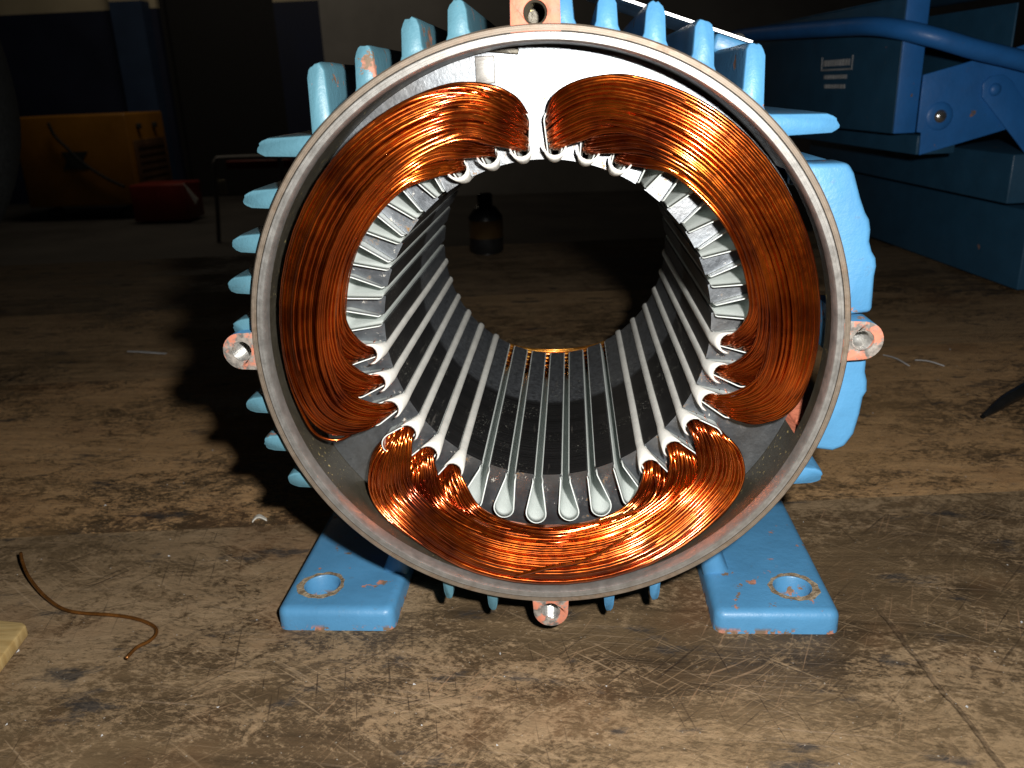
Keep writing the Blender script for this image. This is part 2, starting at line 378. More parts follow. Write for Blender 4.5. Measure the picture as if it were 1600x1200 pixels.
def crom(ctrl, m):
    """Catmull-Rom through ctrl (n, c, d) -> (n, m, d), centripetal-free uniform"""
    n, c, d = ctrl.shape
    P = np.concatenate([2 * ctrl[:, :1] - ctrl[:, 1:2], ctrl, 2 * ctrl[:, -1:] - ctrl[:, -2:-1]], 1)
    s = np.linspace(0, c - 1 - 1e-6, m); i = s.astype(int); f = (s - i)[None, :, None]
    p0, p1, p2, p3 = P[:, i], P[:, i + 1], P[:, i + 2], P[:, i + 3]
    return 0.5 * (2 * p1 + (p2 - p0) * f + (2 * p0 - 5 * p1 + 4 * p2 - p3) * f ** 2 + (3 * p1 - p0 - 3 * p2 + p3) * f ** 3)
def tube_obj(name, pts, rad, mat, parent=None, k=8, m=40, world=True):
    P = crom(np.array([pts], float), m)
    V, F = tubes(P, rad, k)
    me = fast_mesh(name, V, F)
    bm = bmesh.new(); bm.from_mesh(me)
    bm.verts.ensure_lookup_table(); nv = len(bm.verts)
    bm.faces.new([bm.verts[i] for i in range(k)]); bm.faces.new([bm.verts[nv - k + i] for i in range(k)])
    bpy.data.meshes.remove(me)
    return bm_obj(name, bm, mat, parent, True, world)
def dome(bm, r, h, M4, seg=14, rings=5):
    vs = []
    top = bm.verts.new((0, 0, h)); prev = None; allv = [top]
    for i in range(1, rings + 1):
        a = i / rings * PI / 2
        ring = [bm.verts.new((r * math.sin(a) * math.cos(2 * PI * j / seg), r * math.sin(a) * math.sin(2 * PI * j / seg), h * math.cos(a))) for j in range(seg)]
        allv += ring
        for j in range(seg):
            if prev is None: bm.faces.new((top, ring[j], ring[(j + 1) % seg]))
            else: bm.faces.new((prev[j], ring[j], ring[(j + 1) % seg], prev[(j + 1) % seg]))
        prev = ring
    bmesh.ops.transform(bm, matrix=M4, verts=allv)
def pol(r, a, y): return (r * math.cos(a), y, H + r * math.sin(a))

# ------------------------------------------------------------------ setting: bench, floor, walls
bench = wroot('workbench', (0, 0.26, 0), 'worn brown wooden workbench top the motor stands on, scratched and oil stained', 'workbench')
br = Matrix.Rotation(math.radians(5.2), 4, 'Z')
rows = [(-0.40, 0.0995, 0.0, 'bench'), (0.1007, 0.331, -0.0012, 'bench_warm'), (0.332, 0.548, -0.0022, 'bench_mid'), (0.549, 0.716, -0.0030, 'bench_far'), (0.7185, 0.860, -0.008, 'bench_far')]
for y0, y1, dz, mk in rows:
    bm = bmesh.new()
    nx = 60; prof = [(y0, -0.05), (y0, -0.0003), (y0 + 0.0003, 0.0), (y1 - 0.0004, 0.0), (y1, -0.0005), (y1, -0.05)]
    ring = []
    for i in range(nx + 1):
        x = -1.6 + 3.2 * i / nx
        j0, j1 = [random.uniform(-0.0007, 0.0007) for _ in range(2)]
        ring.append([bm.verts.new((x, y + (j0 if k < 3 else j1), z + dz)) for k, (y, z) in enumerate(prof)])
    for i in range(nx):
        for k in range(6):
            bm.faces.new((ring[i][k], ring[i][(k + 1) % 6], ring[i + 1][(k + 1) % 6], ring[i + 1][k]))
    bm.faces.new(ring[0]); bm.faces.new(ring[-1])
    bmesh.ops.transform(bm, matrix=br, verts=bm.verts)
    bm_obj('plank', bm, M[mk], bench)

FZ = -0.68
tag(boxo('floor', (-9, 9, -3, 12, FZ - 0.1, FZ), M['floor']), kind='structure')
WY = 7.5
def wx(px):  # x of an image column on the far wall
    return CPOS.x + (WY + 0.25) * ((px - 891) / 1315.6 * 1.065)
def wz(py, y=WY): return H + 0.076 + (y + 0.25) * (133 - py) / 1315.6 * 1.10
zd = 0.95
segs = [(-9, wx(268), 'left'), (wx(313), wx(322), 'mid'), (wx(487), wx(568), 'right')]
for a, b, _ in segs:
    tag(boxo('wall', (a, b, WY, WY + 0.2, FZ, zd), M['dado']), kind='structure')
    tag(boxo('wall', (a, b, WY, WY + 0.2, zd, 3.2), M['cream']), kind='structure')
tag(boxo('wall', (wx(322), wx(487), WY, WY + 0.2, 2.2, 3.2), M['cream']), kind='structure')
tag(boxo('wall', (wx(568), 9, WY - 0.4, WY + 0.2, FZ, 3.2), M['greywall']), kind='structure')
pil = wroot('pilaster', ((wx(268) + wx(313)) / 2, WY, FZ), 'lighter blue wall pilaster with cream top beside the dark doorway', 'pilaster')
boxo('lower_shaft', (wx(268), wx(313), WY - 0.15, WY + 0.2, FZ, zd + 0.05), M['pil'], pil)
boxo('upper_shaft', (wx(268), wx(313), WY - 0.15, WY + 0.2, zd + 0.05, 3.2), M['cream'], pil)
dr = wroot('door', ((wx(322) + wx(487)) / 2, WY + 0.12, FZ), 'dark closed door set back in the far wall', 'door')
boxo('door_leaf', (wx(322) + .04, wx(487) - .04, WY + 0.12, WY + 0.16, FZ + .01, 2.16), M['door'], dr)
bm = bmesh.new()
for a, b, z0, z1 in ((wx(322), wx(322) + .04, FZ, 2.2), (wx(487) - .04, wx(487), FZ, 2.2), (wx(322) + .04, wx(487) - .04, 2.16, 2.2)):
    box(bm, a, b, WY + 0.06, WY + 0.18, z0, z1)
bm_obj('door_frame', bm, M['door'], dr)

# ------------------------------------------------------------------ the motor
MOT = wroot('electric_motor', (0, 0.09, 0), 'open blue finned electric motor stator with three copper coil groups standing on the bench', 'motor')
RI, RO = 0.0880, 0.0912
YF, YB = 0.0225, 0.168            # stack front and back
RB = 0.0546
SL0 = math.radians(0.8)
LEN = 0.190
OA0, OA1, OY0, OY1 = -23, 35, 0.0105, 0.105     # terminal opening in the shell
# shell wall as a grid with a window
def shell():
    bm = bmesh.new()
    angs = sorted(set([round(a * 2.0, 3) for a in range(0, 180)] + [OA0 % 360, OA1]))
    ys = [0.004, OY0, 0.03, 0.06, OY1, 0.14, LEN]
    g = {}
    for i, a in enumerate(angs):
        for j, y in enumerate(ys):
            for k, r in enumerate((RI, RO)):
                g[i, j, k] = bm.verts.new(pol(r, math.radians(a), y))
    n = len(angs)
    def solid(i, j):
        a = angs[i]; b = angs[(i + 1) % n] or 360
        am = (a + b) / 2; am = am - 360 if am > 180 else am
        return not (OA0 < am < OA1 and OY0 <= ys[j] < OY1)
    for i in range(n):
        i2 = (i + 1) % n
        for j in range(len(ys) - 1):
            if not solid(i, j): continue
            for k in (0, 1): bm.faces.new((g[i, j, k], g[i2, j, k], g[i2, j + 1, k], g[i, j + 1, k]))
            if j == 0 or not solid(i, j - 1): bm.faces.new((g[i, j, 0], g[i2, j, 0], g[i2, j, 1], g[i, j, 1]))
            if j == len(ys) - 2 or not solid(i, j + 1): bm.faces.new((g[i, j + 1, 0], g[i2, j + 1, 0], g[i2, j + 1, 1], g[i, j + 1, 1]))
            if not solid(i2, j): bm.faces.new((g[i2, j, 0], g[i2, j + 1, 0], g[i2, j + 1, 1], g[i2, j, 1]))
            if not solid((i - 1) % n, j): bm.faces.new((g[i, j, 0], g[i, j + 1, 0], g[i, j + 1, 1], g[i, j, 1]))
    bmesh.ops.recalc_face_normals(bm, faces=bm.faces)
    for f in bm.faces:
        c = f.calc_center_median(); rr = math.hypot(c.x, c.z - H)
        f.material_index = 0 if (rr < RI + 0.0005 or c.y < 0.005) else (1 if rr > RO - 0.0005 else 2)
        f.smooth = True
    for e in bm.edges:
        if len(e.link_faces) == 2 and e.calc_face_angle(0) > 0.5: e.smooth = False
    o = bm_obj('housing_shell', bm, M['wall_in'], MOT, False, recalc=False)
    o.data.materials.append(M['blue']); o.data.materials.append(M['primer'])
    return o
shell()
lathe('flange_rim', [(0.0907, 0.0), (0.0921, 0.0), (0.0926, 0.0006), (0.0926, 0.0062), (0.0917, 0.0076), (0.0907, 0.0076)], M['rim_outer'], MOT)
lathe('machined_rim', [(0.0879, 0.0006), (0.0884, -0.0004), (0.0902, -0.0004), (0.0905, 0.0), (0.0905, 0.0046), (0.0879, 0.0046)], M['rim_inner'], MOT)
lathe('rim_groove', [(0.09045, 0.0013), (0.09075, 0.0013), (0.09075, 0.003), (0.09045, 0.003)], M['hole'], MOT)

# stator core
def slot_profile(n_arc=9, off=0.0, r_open=RB):
    """slot outline in (r, t): from one lip of the opening round the bottom to the other"""
    rc, hw, ho = 0.0665, 0.0036 - off, 0.0017 - off
    side = [(r_open, -ho), (0.0558, -ho)]
    arc = [(rc + hw * math.sin(b), -hw * math.cos(b)) for b in np.linspace(-0.18, PI + 0.18, n_arc)]
    return side + arc + [(0.0558, ho), (r_open, ho)]
def slot_angles(): return [math.radians(95 + 10 * k) + SL0 for k in range(36)]
def polar_rt(r, t, a):
    return (r * math.cos(a) - t * math.sin(a), H + r * math.sin(a) + t * math.cos(a))
def core():
    inner = []
    angs = sorted([a % (2 * PI) for a in slot_angles()])
    kinds = []
    for a in angs:
        pr = slot_profile()
        inner += [polar_rt(r, t, a) for r, t in pr]
        kinds += [1] * (len(pr) - 1) + [2]
        for f in (0.33, 0.66):
            b = a + math.radians(1.8 + (10 - 3.6) * f); inner.append((RB * math.cos(b), H + RB * math.sin(b))); kinds.append(2)
    NO = 180
    outer = [(0.0879 * math.cos(2 * PI * i / NO), H + 0.0879 * math.sin(2 * PI * i / NO)) for i in range(NO)]
    tri = tessellate_polygon([[Vector((x, z, 0)) for x, z in outer], [Vector((x, z, 0)) for x, z in inner]])
    flat = outer + inner; n = len(flat)
    V = [(x, YF, z) for x, z in flat] + [(x, YB, z) for x, z in flat]
    F = []; mi = []; sm = []
    for tr in tri:
        F.append(tuple(tr)); F.append(tuple(i + n for i in tr)); mi += [0, 0]
    for i in range(NO):
        j = (i + 1) % NO; F.append((i, j, j + n, i + n)); mi.append(0)
    m = len(inner)
    for i in range(m):
        a, b = NO + i, NO + (i + 1) % m
        F.append((a, b, b + n, a + n)); mi.append(1)
    bm = bmesh.new(); me = bpy.data.meshes.new('t'); me.from_pydata(V, [], F)
    me.polygons.foreach_set('material_index', mi)
    bm.from_mesh(me); bpy.data.meshes.remove(me)
    o = bm_obj('stator_core', bm, M['core'], MOT)
    o.data.materials.append(M['bore'])
core()

groups = [math.radians(150) + SL0, math.radians(30) + SL0, math.radians(270) + SL0]
filled = []
for g in groups:
    for d in (35, 45, 55):
        for s in (-1, 1): filled.append((g + s * math.radians(d)) % (2 * PI))
def is_filled(a): return any(abs((a - f + PI) % (2 * PI) - PI) < 0.03 for f in filled)

def liner(a, full):
    """folded insulation sheet lining one slot, standing proud of the stack at both ends"""
    th = 0.00035
    inn = slot_profile(13, 0.00062, 0.0553); out = slot_profile(13, 0.00020, 0.0553)
    m = len(inn); mid = (m - 1) / 2
    V = []; F = []
    yext = random.uniform(0.0058, 0.0072); skew = random.uniform(-0.0012, 0.0012)
    rows = []
    for s in range(7):
        row = []
        for k in range(m):
            e = abs(k - mid) / mid
            cut = 0.0042 * max(0, (e - 0.72) / 0.28)         # snipped corners beside the opening
            yf = YF - yext + cut + skew * (k - mid) / mid
            yb = YB + 0.006 - cut
            y = (yf, yf + 0.0025, YF - 0.0005, YF + 0.004, 0.10, YB, yb)[s]
            # mouth spreads a little in front of the stack
            fl = (0.00045, 0.0002, 0.0, 0, 0, 0, 0.0003)[s] * (1 if not full else 1.4)
            (ri, ti), (ro, to) = inn[k], out[k]
            sg = 1 if k > mid else -1
            row.append((ri + fl * (1 - e), ti + sg * fl * e, ro + fl * (1 - e), to + sg * fl * e, y))
        rows.append(row)
    for lay in (0, 1):
        for row in rows:
            for (ri, ti, ro, to, y) in row:
                r, tt = (ri, ti) if lay == 0 else (ro, to)
                x, z = polar_rt(r, tt, a); V.append((x, y, z))
    N = 7 * m
    for s in range(6):
        for k in range(m - 1):
            q = (s * m + k, s * m + k + 1, (s + 1) * m + k + 1, (s + 1) * m + k)
            F.append(q); F.append(tuple(N + i for i in reversed(q)))
        for k in (0, m - 1):
            F.append((s * m + k, (s + 1) * m + k, N + (s + 1) * m + k, N + s * m + k))
    for k in range(m - 1):
        F.append((k, k + 1, N + k + 1, N + k)); b = 6 * m
        F.append((b + k, b + k + 1, N + b + k + 1, N + b + k))
    o = mesh_obj('slot_liner', V, F, M['liner'], MOT, True)
    return o
def wedge(a):
    """closing strip in the slot mouth: rounded toward the bore, flared like a collar in front of the stack"""
    n = 9
    sec = [(YF - 0.0084, 0.0036, 0.0592, 0.0036), (YF - 0.0064, 0.0031, 0.0577, 0.0030), (YF - 0.0034, 0.0023, 0.0557, 0.0018), (YF - 0.0005, 0.00155, 0.0547, 0.0011), (YF + 0.004, 0.0015, 0.0546, 0.0009),
           (0.06, 0.00148, 0.0546, 0.0009), (0.11, 0.00150, 0.0546, 0.0009), (YB, 0.0015, 0.0546, 0.0010), (YB + 0.003, 0.0018, 0.0552, 0.0012)]
    V = []; F = []
    for y, hw, r0, bl in sec:
        jt = random.uniform(-0.00012, 0.00012)
        for i in range(n):
            b = PI * i / (n - 1)
            x, z = polar_rt(r0 - bl * math.sin(b), -hw * math.cos(b) + jt, a); V.append((x, y, z))
        for i in range(n):
            b = PI * (n - 1 - i) / (n - 1)
            x, z = polar_rt(r0 + 0.0006 - (bl - 0.00025) * math.sin(b), -(hw - 0.0003) * math.cos(b) + jt, a); V.append((x, y, z))
    m = 2 * n
    for s in range(len(sec) - 1):
        for i in range(m):
            F.append((s * m + i, s * m + (i + 1) % m, (s + 1) * m + (i + 1) % m, (s + 1) * m + i))
    for s in (0, len(sec) - 1):
        for i in range(n - 1): F.append((s * m + i, s * m + i + 1, s * m + m - 2 - i, s * m + m - 1 - i))
    bm = bmesh.new(); me = bpy.data.meshes.new('t'); me.from_pydata(V, [], F); bm.from_mesh(me); bpy.data.meshes.remove(me)
    bm_obj('slot_wedge', bm, M['wedge'], MOT, True)
for a in slot_angles():
    fu = is_filled(a)
    liner(a, fu)
    if fu: wedge(a)

# windings: three concentric coils in each of the three groups, every turn a wire of its own
def coil_paths(g, k, n, ra, rb1, yf, yk, m, bow, turn, low, front=True):
    ph = math.radians((35, 45, 55)[k])
    u = ((np.arange(n) + 0.5) / n)[:, None]
    lay = (np.arange(n)[:, None] * 0.6180339) % 1.0   # depth in the bundle, more turns near its face
    lay = lay ** 2.4
    rb = ra + (rb1 - ra) * u
    face = yf + (yk - yf) * 0.62 * (1 - np.sin(PI * np.clip(0.12 + 0.88 * u, 0, 1)) ** 0.6)
    yb = face + (yk - face) * lay
    rs0, rs1 = 0.0578, 0.0692
    wander = [rng.normal(0, 1, (n, 1)) for _ in range(4)]
    d = math.radians
    def sag(phi): return bow * (np.where(phi * low > 0, 0.3, 1.0) * (phi / d(50)) ** 2 - 0.2)
    def side(sgn):
        us = np.clip(u + rng.normal(0, 0.05, (n, 1)), 0, 1)
        rs = rs0 + (rs1 - rs0) * us
        hw = 0.0010 + (rs - 0.0555) / 0.011 * 0.0021
        hw = np.where(rs > 0.0665, np.sqrt(np.clip(0.0031 ** 2 - (rs - 0.0665) ** 2, 0, None)), hw)
        ts = hw * (2 * ((np.arange(n)[:, None] * 0.381966 + 0.1 * sgn) % 1.0) - 1)
        pa = ph * np.ones((n, 1)) + sgn * ts / rs
        dl = np.radians(rng.normal(0, 0.4, (n, 1)))
        d = math.radians
        # a control point is (phi, r, y): inner turns bend at once, outer turns run outward first
        A0 = np.concatenate([pa, rs, np.full((n, 1), YF + 0.030)], 1)
        A1 = np.concatenate([pa, rs, np.full((n, 1), YF + 0.002)], 1)
        s5 = sag(sgn * (pa - d(17.5)))
        tn = turn[0] if sgn > 0 else turn[1]
        e3, e4, e5 = (0.38, 0.72, 0.88) if tn > 1.6 else (0.46 / max(1, tn) ** 0.35, 0.88, 1.0)
        yq = np.minimum(yb, YF - 0.009)
        fl_ = (0.06, 0.15, 0.36) if low == 0 else (0.34, 0.60, 0.10)
        y5 = np.maximum(yb + s5, yb + fl_[2] * (YF - 0.0115 - yb))
        A2 = np.concatenate([pa - d(0.3) * (1 - us), rs + 0.09 * (rb - rs), YF - 0.0048 + 0.06 * (yq - YF)], 1)
        A3 = np.concatenate([pa - d(3.3 * tn) + d(2.1 * tn) * u + dl * 0.4, rs + (e3 + 0.04 * u) * (rb - rs), (1 - fl_[0]) * (YF - 0.0078) + fl_[0] * yq], 1)
        A4 = np.concatenate([pa - d(9.5) - d(3.0) * (tn - 1) + d(3.0) * u, rs + e4 * (rb - rs), (1 - fl_[1]) * (YF - 0.0105) + fl_[1] * np.minimum(yb, YF - 0.011) + 0.5 * np.maximum(s5, 0)], 1)
        A4[:, :1] += dl
        A5 = np.concatenate([pa - d(17.5) - d(2.0) * (tn - 1) + d(1.5) * u + dl, rs + e5 * (rb - rs) + 0.00024 * wander[0], y5 + 0.0003 * wander[1]], 1)
        if low == 0:       # the bottom group fans out flat against the stack, then rises slowly along its arc
            dep = 0.6 * (yb - face)
            for Q, yy in ((A2, 0.0172), (A3, 0.0142), (A4, 0.0126), (A5, 0.0098)):
                Q[:, 2:] = np.minimum(np.maximum(yy + dep + 0.0002 * wander[1], yb), YF - 0.0030)
        out = [A0, A1, A2, A3, A4, A5]
        for q in out: q[:, 0] *= sgn
        return out
    L = side(1); Rr = side(-1)
    mids = []
    for f in ((0.0,) if k == 0 else (0.45, -0.45)):
        mids.append(np.concatenate([np.full((n, 1), f * math.radians(ph * 57.3 - 17)), rb + 0.00024 * wander[0] + 0.00020 * wander[2], yb + 0.0003 * wander[1] + 0.0003 * wander[3] + sag(f * (ph - math.radians(17))) + (0.0 if low else (0.0012 if f else -0.0026 * u))], 1))
    ctrl = np.stack(L + mids + Rr[::-1], 1)
    P = crom(ctrl, m)
    phi = P[..., 0] + g; r = np.minimum(P[..., 1], 0.0873); y = P[..., 2]
    if not front: y = YF + YB - y
    return np.stack([r * np.cos(phi), y, H + r * np.sin(phi)], -1)
WR = 0.00060
BOW = (0.0085, 0.0085, 0.0)
LOW = (1, -1, 0)      # which end of a group hangs low
TURN = ((1.1, 1.85), (1.85, 1.1), (1.1, 1.45))
UP = [(.0655, .0738, .0055, .0150), (.0668, .0790, .0025, .0130), (.0690, .0846, -.0005, .0115)]
LO = [(.0680, .0765, .0055, .0125), (.0700, .0825, .0028, .0110), (.0728, .0874, -.0010, .0080)]
for gi, (g, spec) in enumerate(zip(groups, (UP, UP, LO))):
    for k in range(3):
        P = coil_paths(g, k, (58, 68, 78)[k], *spec[k], 84, BOW[gi], TURN[gi], LOW[gi])
        V, F = tubes(P, WR, 6)
        tag(link('coil', fast_mesh('coil', V, F), M['copper'] if (gi + k) % 2 else M['copper_b'], MOT), kind='stuff')
    for k in range(3):
        P = coil_paths(g, k, 36, *((.0578, .0700, .0040, .0145) if gi == 2 and k == 0 else spec[k]), 40, BOW[gi], TURN[gi], LOW[gi], False)
        V, F = tubes(P, WR * 1.35, 5)
        tag(link('coil', fast_mesh('coil', V, F[:, ::-1]), M['copper_glow'], MOT), kind='stuff')
def ppts(lst): return [pol(r, math.radians(a), y) for a, r, y in lst]
# single turns that have sprung out of the bundles
tube_obj('loose_wire', ppts([(95.8, .0675, .03), (95.9, .0680, .018), (99, .0730, .011), (104, .0785, .008), (110, .0812, .006), (118, .0828, .005), (128, .0832, .005), (140, .0828, .007), (152, .0810, .012)]), WR, M['copper'], MOT, 6, 60)
tube_obj('loose_wire', ppts([(95.6, .0665, .03), (95.7, .0672, .018), (98.6, .0715, .011), (104, .0768, .008), (111, .0805, .006), (119, .0825, .004), (130, .0826, .006), (142, .080, .012)]), WR, M['copper'], MOT, 6, 60)
tube_obj('loose_wire', ppts([(206, .0690, .016), (206.5, .0740, .012), (206, .0800, .010), (202, .0845, .008), (195, .0850, .007), (186, .0848, .006), (176, .084, .006), (164, .081, .012)]), WR, M['copper_b'], MOT, 6, 60)
tube_obj('loose_wire', ppts([(305.6, .0620, .016), (304.5, .0650, .0105), (301, .0672, .008), (295, .0674, .007), (285, .0672, .007), (270, .0680, .008), (258, .0710, .012)]), WR, M['copper'], MOT, 6, 60)
tube_obj('loose_wire', ppts([(262, .0800, -.0042), (270, .0755, -.0050), (280, .0735, -.0050), (290, .0700, -.0040), (298, .0690, -.002)]), WR, M['copper'], MOT, 6, 60)

# cleat of the lamination stack at the top
bm = bmesh.new()
box(bm, -0.0045, 0.0045, YF - 0.0012, YF + 0.002, -0.0009, 0.0009, Matrix.Translation((-0.0105, 0, H + 0.0868)) @ Matrix.Rotation(0.12, 4, 'Y'))
bevel(bm_obj('lamination_cleat', bm, M['wall_in'], MOT), 0.0003)
boxo('lamination_key', (-0.0195, -0.0135, YF - 0.0004, YF + 0.002, H + 0.0775, H + 0.0855), M['rim_inner'], MOT, 0.0003)

# cooling fins: parallel ribs in four sets
def fin(c, ax, sg, Rt, w=0.0058, y0=0.0044, y1=0.150):
    """rib at offset c, standing along ax ('z' or 'x') on the sg side"""
    def rootv(u): return math.sqrt(max(0.0, 0.0898 ** 2 - u * u))
    def tipv(u): return math.sqrt(Rt * Rt - u * u)
    w2 = w / 2
    fl = 0.0030
    bl = math.sqrt(0.0914 ** 2 - (c - w2) ** 2); brr = math.sqrt(0.0914 ** 2 - (c + w2) ** 2)
    rl, rr = (math.sqrt(0.0898 ** 2 - (c + q * (w2 + fl)) ** 2) for q in (-1, 1))
    jt = [random.uniform(-0.0003, 0.0003) for _ in range(9)]
    tip = [(c + w2 * q * (1 - 0.04 * abs(q)), tipv(c + 0.4 * w2 * q) - 0.0026 * abs(q) ** 3.4 + jt[k]) for k, q in enumerate(np.linspace(-1, 1, 9))]
    poly = [(c - w2 - fl, rl), (c - w2 - 0.0012, bl + 0.0008), (c - w2 - 0.0003, bl + 0.0028)] + tip + [(c + w2 + 0.0003, brr + 0.0028), (c + w2 + 0.0012, brr + 0.0008), (c + w2 + fl, rr)]
    cx = sum(p[0] for p in poly) / len(poly); cv = sum(p[1] for p in poly) / len(poly)
    rings = [(y0, 0.86, 0.94), (y0 + 0.0004, 0.94, 0.97), (y0 + 0.0012, 0.97, 0.985), (y0 + 0.0026, 1, 1)]
    yy = y0 + 0.0026
    while yy < y1 - 0.012: yy += 0.012; rings.append((yy, 1 + random.uniform(-.03, .03), 1 + random.uniform(-.015, .015)))
    rings.append((y1, 1, 1))
    V = []; F = []; n = len(poly)
    for y, sx, sv in rings:
        for u, v in poly:
            u2 = cx + (u - cx) * sx; v2 = cv + (v - cv) * sv if v > cv else v
            V.append((u2, y, H + sg * v2) if ax == 'z' else (sg * v2, y, H + u2))
    for s in range(len(rings) - 1):
        for i in range(n): F.append((s * n + i, s * n + (i + 1) % n, (s + 1) * n + (i + 1) % n, (s + 1) * n + i))
    F.append(tuple(range(n))); F.append(tuple((len(rings) - 1) * n + i for i in range(n)))
    bm = bmesh.new(); me = bpy.data.meshes.new('t'); me.from_pydata(V, [], F); bm.from_mesh(me); bpy.data.meshes.remove(me)
    left = (ax == 'x' and sg < 0) or (ax == 'z' and c < 0)
    return bm_obj('cooling_fin', bm, M['teal'] if left else M['blue'], MOT, True)
for c, R_ in ((-.0640, .1062), (-.0495, .1020), (-.0355, .1022), (-.0220, .1022), (.0075, .1015), (.0197, .1015), (.0330, .1025), (.0465, .1030), (.0608, .1048)):
    fin(c, 'z', 1, R_)
for c, R_ in ((.0620, .1045), (.0470, .1020), (.0335, .1018), (.0205, .1016), (.0068, .1000), (-.0200, .1014), (-.0338, .1010), (-.0475, .1005)):
    fin(c, 'x', -1, R_)
fin(.0632, 'x', 1, .1060); fin(-.0470, 'x', 1, .1010)
for c in (-.0362, -.0207, .0204, .0362): fin(c, 'z', -1, .1012, 0.0036)

# threaded mounting lugs
def lug(a, square=False):
    rc, rr, hr = 0.0965, 0.0060, 0.0033
    R3 = Matrix.Translation((0, 0, H)) @ Matrix.Rotation(-(a), 4, 'Y')     # local +x is radial
    out = []
    if square:
        out = [(0.0895, -0.0070), (0.0985, -0.0068), (0.1010, -0.0055), (0.1022, -0.0030), (0.1026, 0), (0.1022, 0.0030), (0.1010, 0.0055), (0.0985, 0.0068), (0.0895, 0.0070)]
    else:
        out = [(0.0895, -0.0072), (0.0925, -0.0062)] + [(rc + rr * math.cos(b), rr * math.sin(b)) for b in np.linspace(-1.5, 1.5, 15)] + [(0.0925, 0.0062), (0.0895, 0.0072)]
    hc = 0.0952 if square else rc
    hole = [(hc + hr * math.cos(b), hr * math.sin(b)) for b in np.linspace(0, 2 * PI, 24, endpoint=False)]
    # local frame: x radial, y axial, z tangential
    tri = tessellate_polygon([[Vector((p[0], p[1], 0)) for p in out], [Vector((p[0], p[1], 0)) for p in hole]])
    flat = out + hole; n = len(flat)
    V = [(p[0], 0.0004, p[1]) for p in flat] + [(p[0], 0.034, p[1]) for p in flat]
    F = [tuple(q) for q in tri] + [tuple(i + n for i in q) for q in tri]; mi = [1] * len(tri) + [0] * len(tri)
    for st, l in ((0, out), (len(out), hole)):
        for i in range(len(l)):
            p, q = st + i, st + (i + 1) % len(l); F.append((p, q, q + n, p + n)); mi.append(0 if st == 0 else 1)
    bm = bmesh.new(); me = bpy.data.meshes.new('t'); me.from_pydata(V, [], F); me.polygons.foreach_set('material_index', mi)
    bm.from_mesh(me); bpy.data.meshes.remove(me)
    bmesh.ops.transform(bm, matrix=R3, verts=bm.verts)
    o = bm_obj('mounting_lug', bm, M['blue'], MOT); o.data.materials.append(M['lug'] if not square else M['primer'])
    bevel(o, 0.0007, 2, 50)
    # screw thread: stacked ridges on the wall of the hole
    V = []; F = []; ns = 24; rows_ = 34
    for j in range(rows_):
        r_ = hr - 0.00005 - (0.00055 if j % 2 else 0.0)
        for i in range(ns):
            b = 2 * PI * i / ns
            V.append((hc + r_ * math.cos(b), 0.0009 + j * 0.0005 + 0.0010 * i / ns, r_ * math.sin(b)))
    for j in range(rows_ - 1):
        for i in range(ns - 1): F.append((j * ns + i, j * ns + i + 1, (j + 1) * ns + i + 1, (j + 1) * ns + i))
        if j < rows_ - 3: F.append((j * ns + ns - 1, (j + 2) * ns, (j + 3) * ns, (j + 1) * ns + ns - 1))
    F.append(tuple(range((rows_ - 1) * ns, rows_ * ns)))
    bm = bmesh.new(); me = bpy.data.meshes.new('t'); me.from_pydata(V, [], F); bm.from_mesh(me); bpy.data.meshes.remove(me)
    bmesh.ops.transform(bm, matrix=R3, verts=bm.verts)
    th = bm_obj('screw_thread', bm, M['thread'] if not square else M['wall_in'], o, False, world=False)
    th.matrix_parent_inverse = Matrix.Identity(4)
ROOTINV_LUG = None
lug(0); lug(math.radians(90), True); lug(math.radians(180)); lug(math.radians(-90))

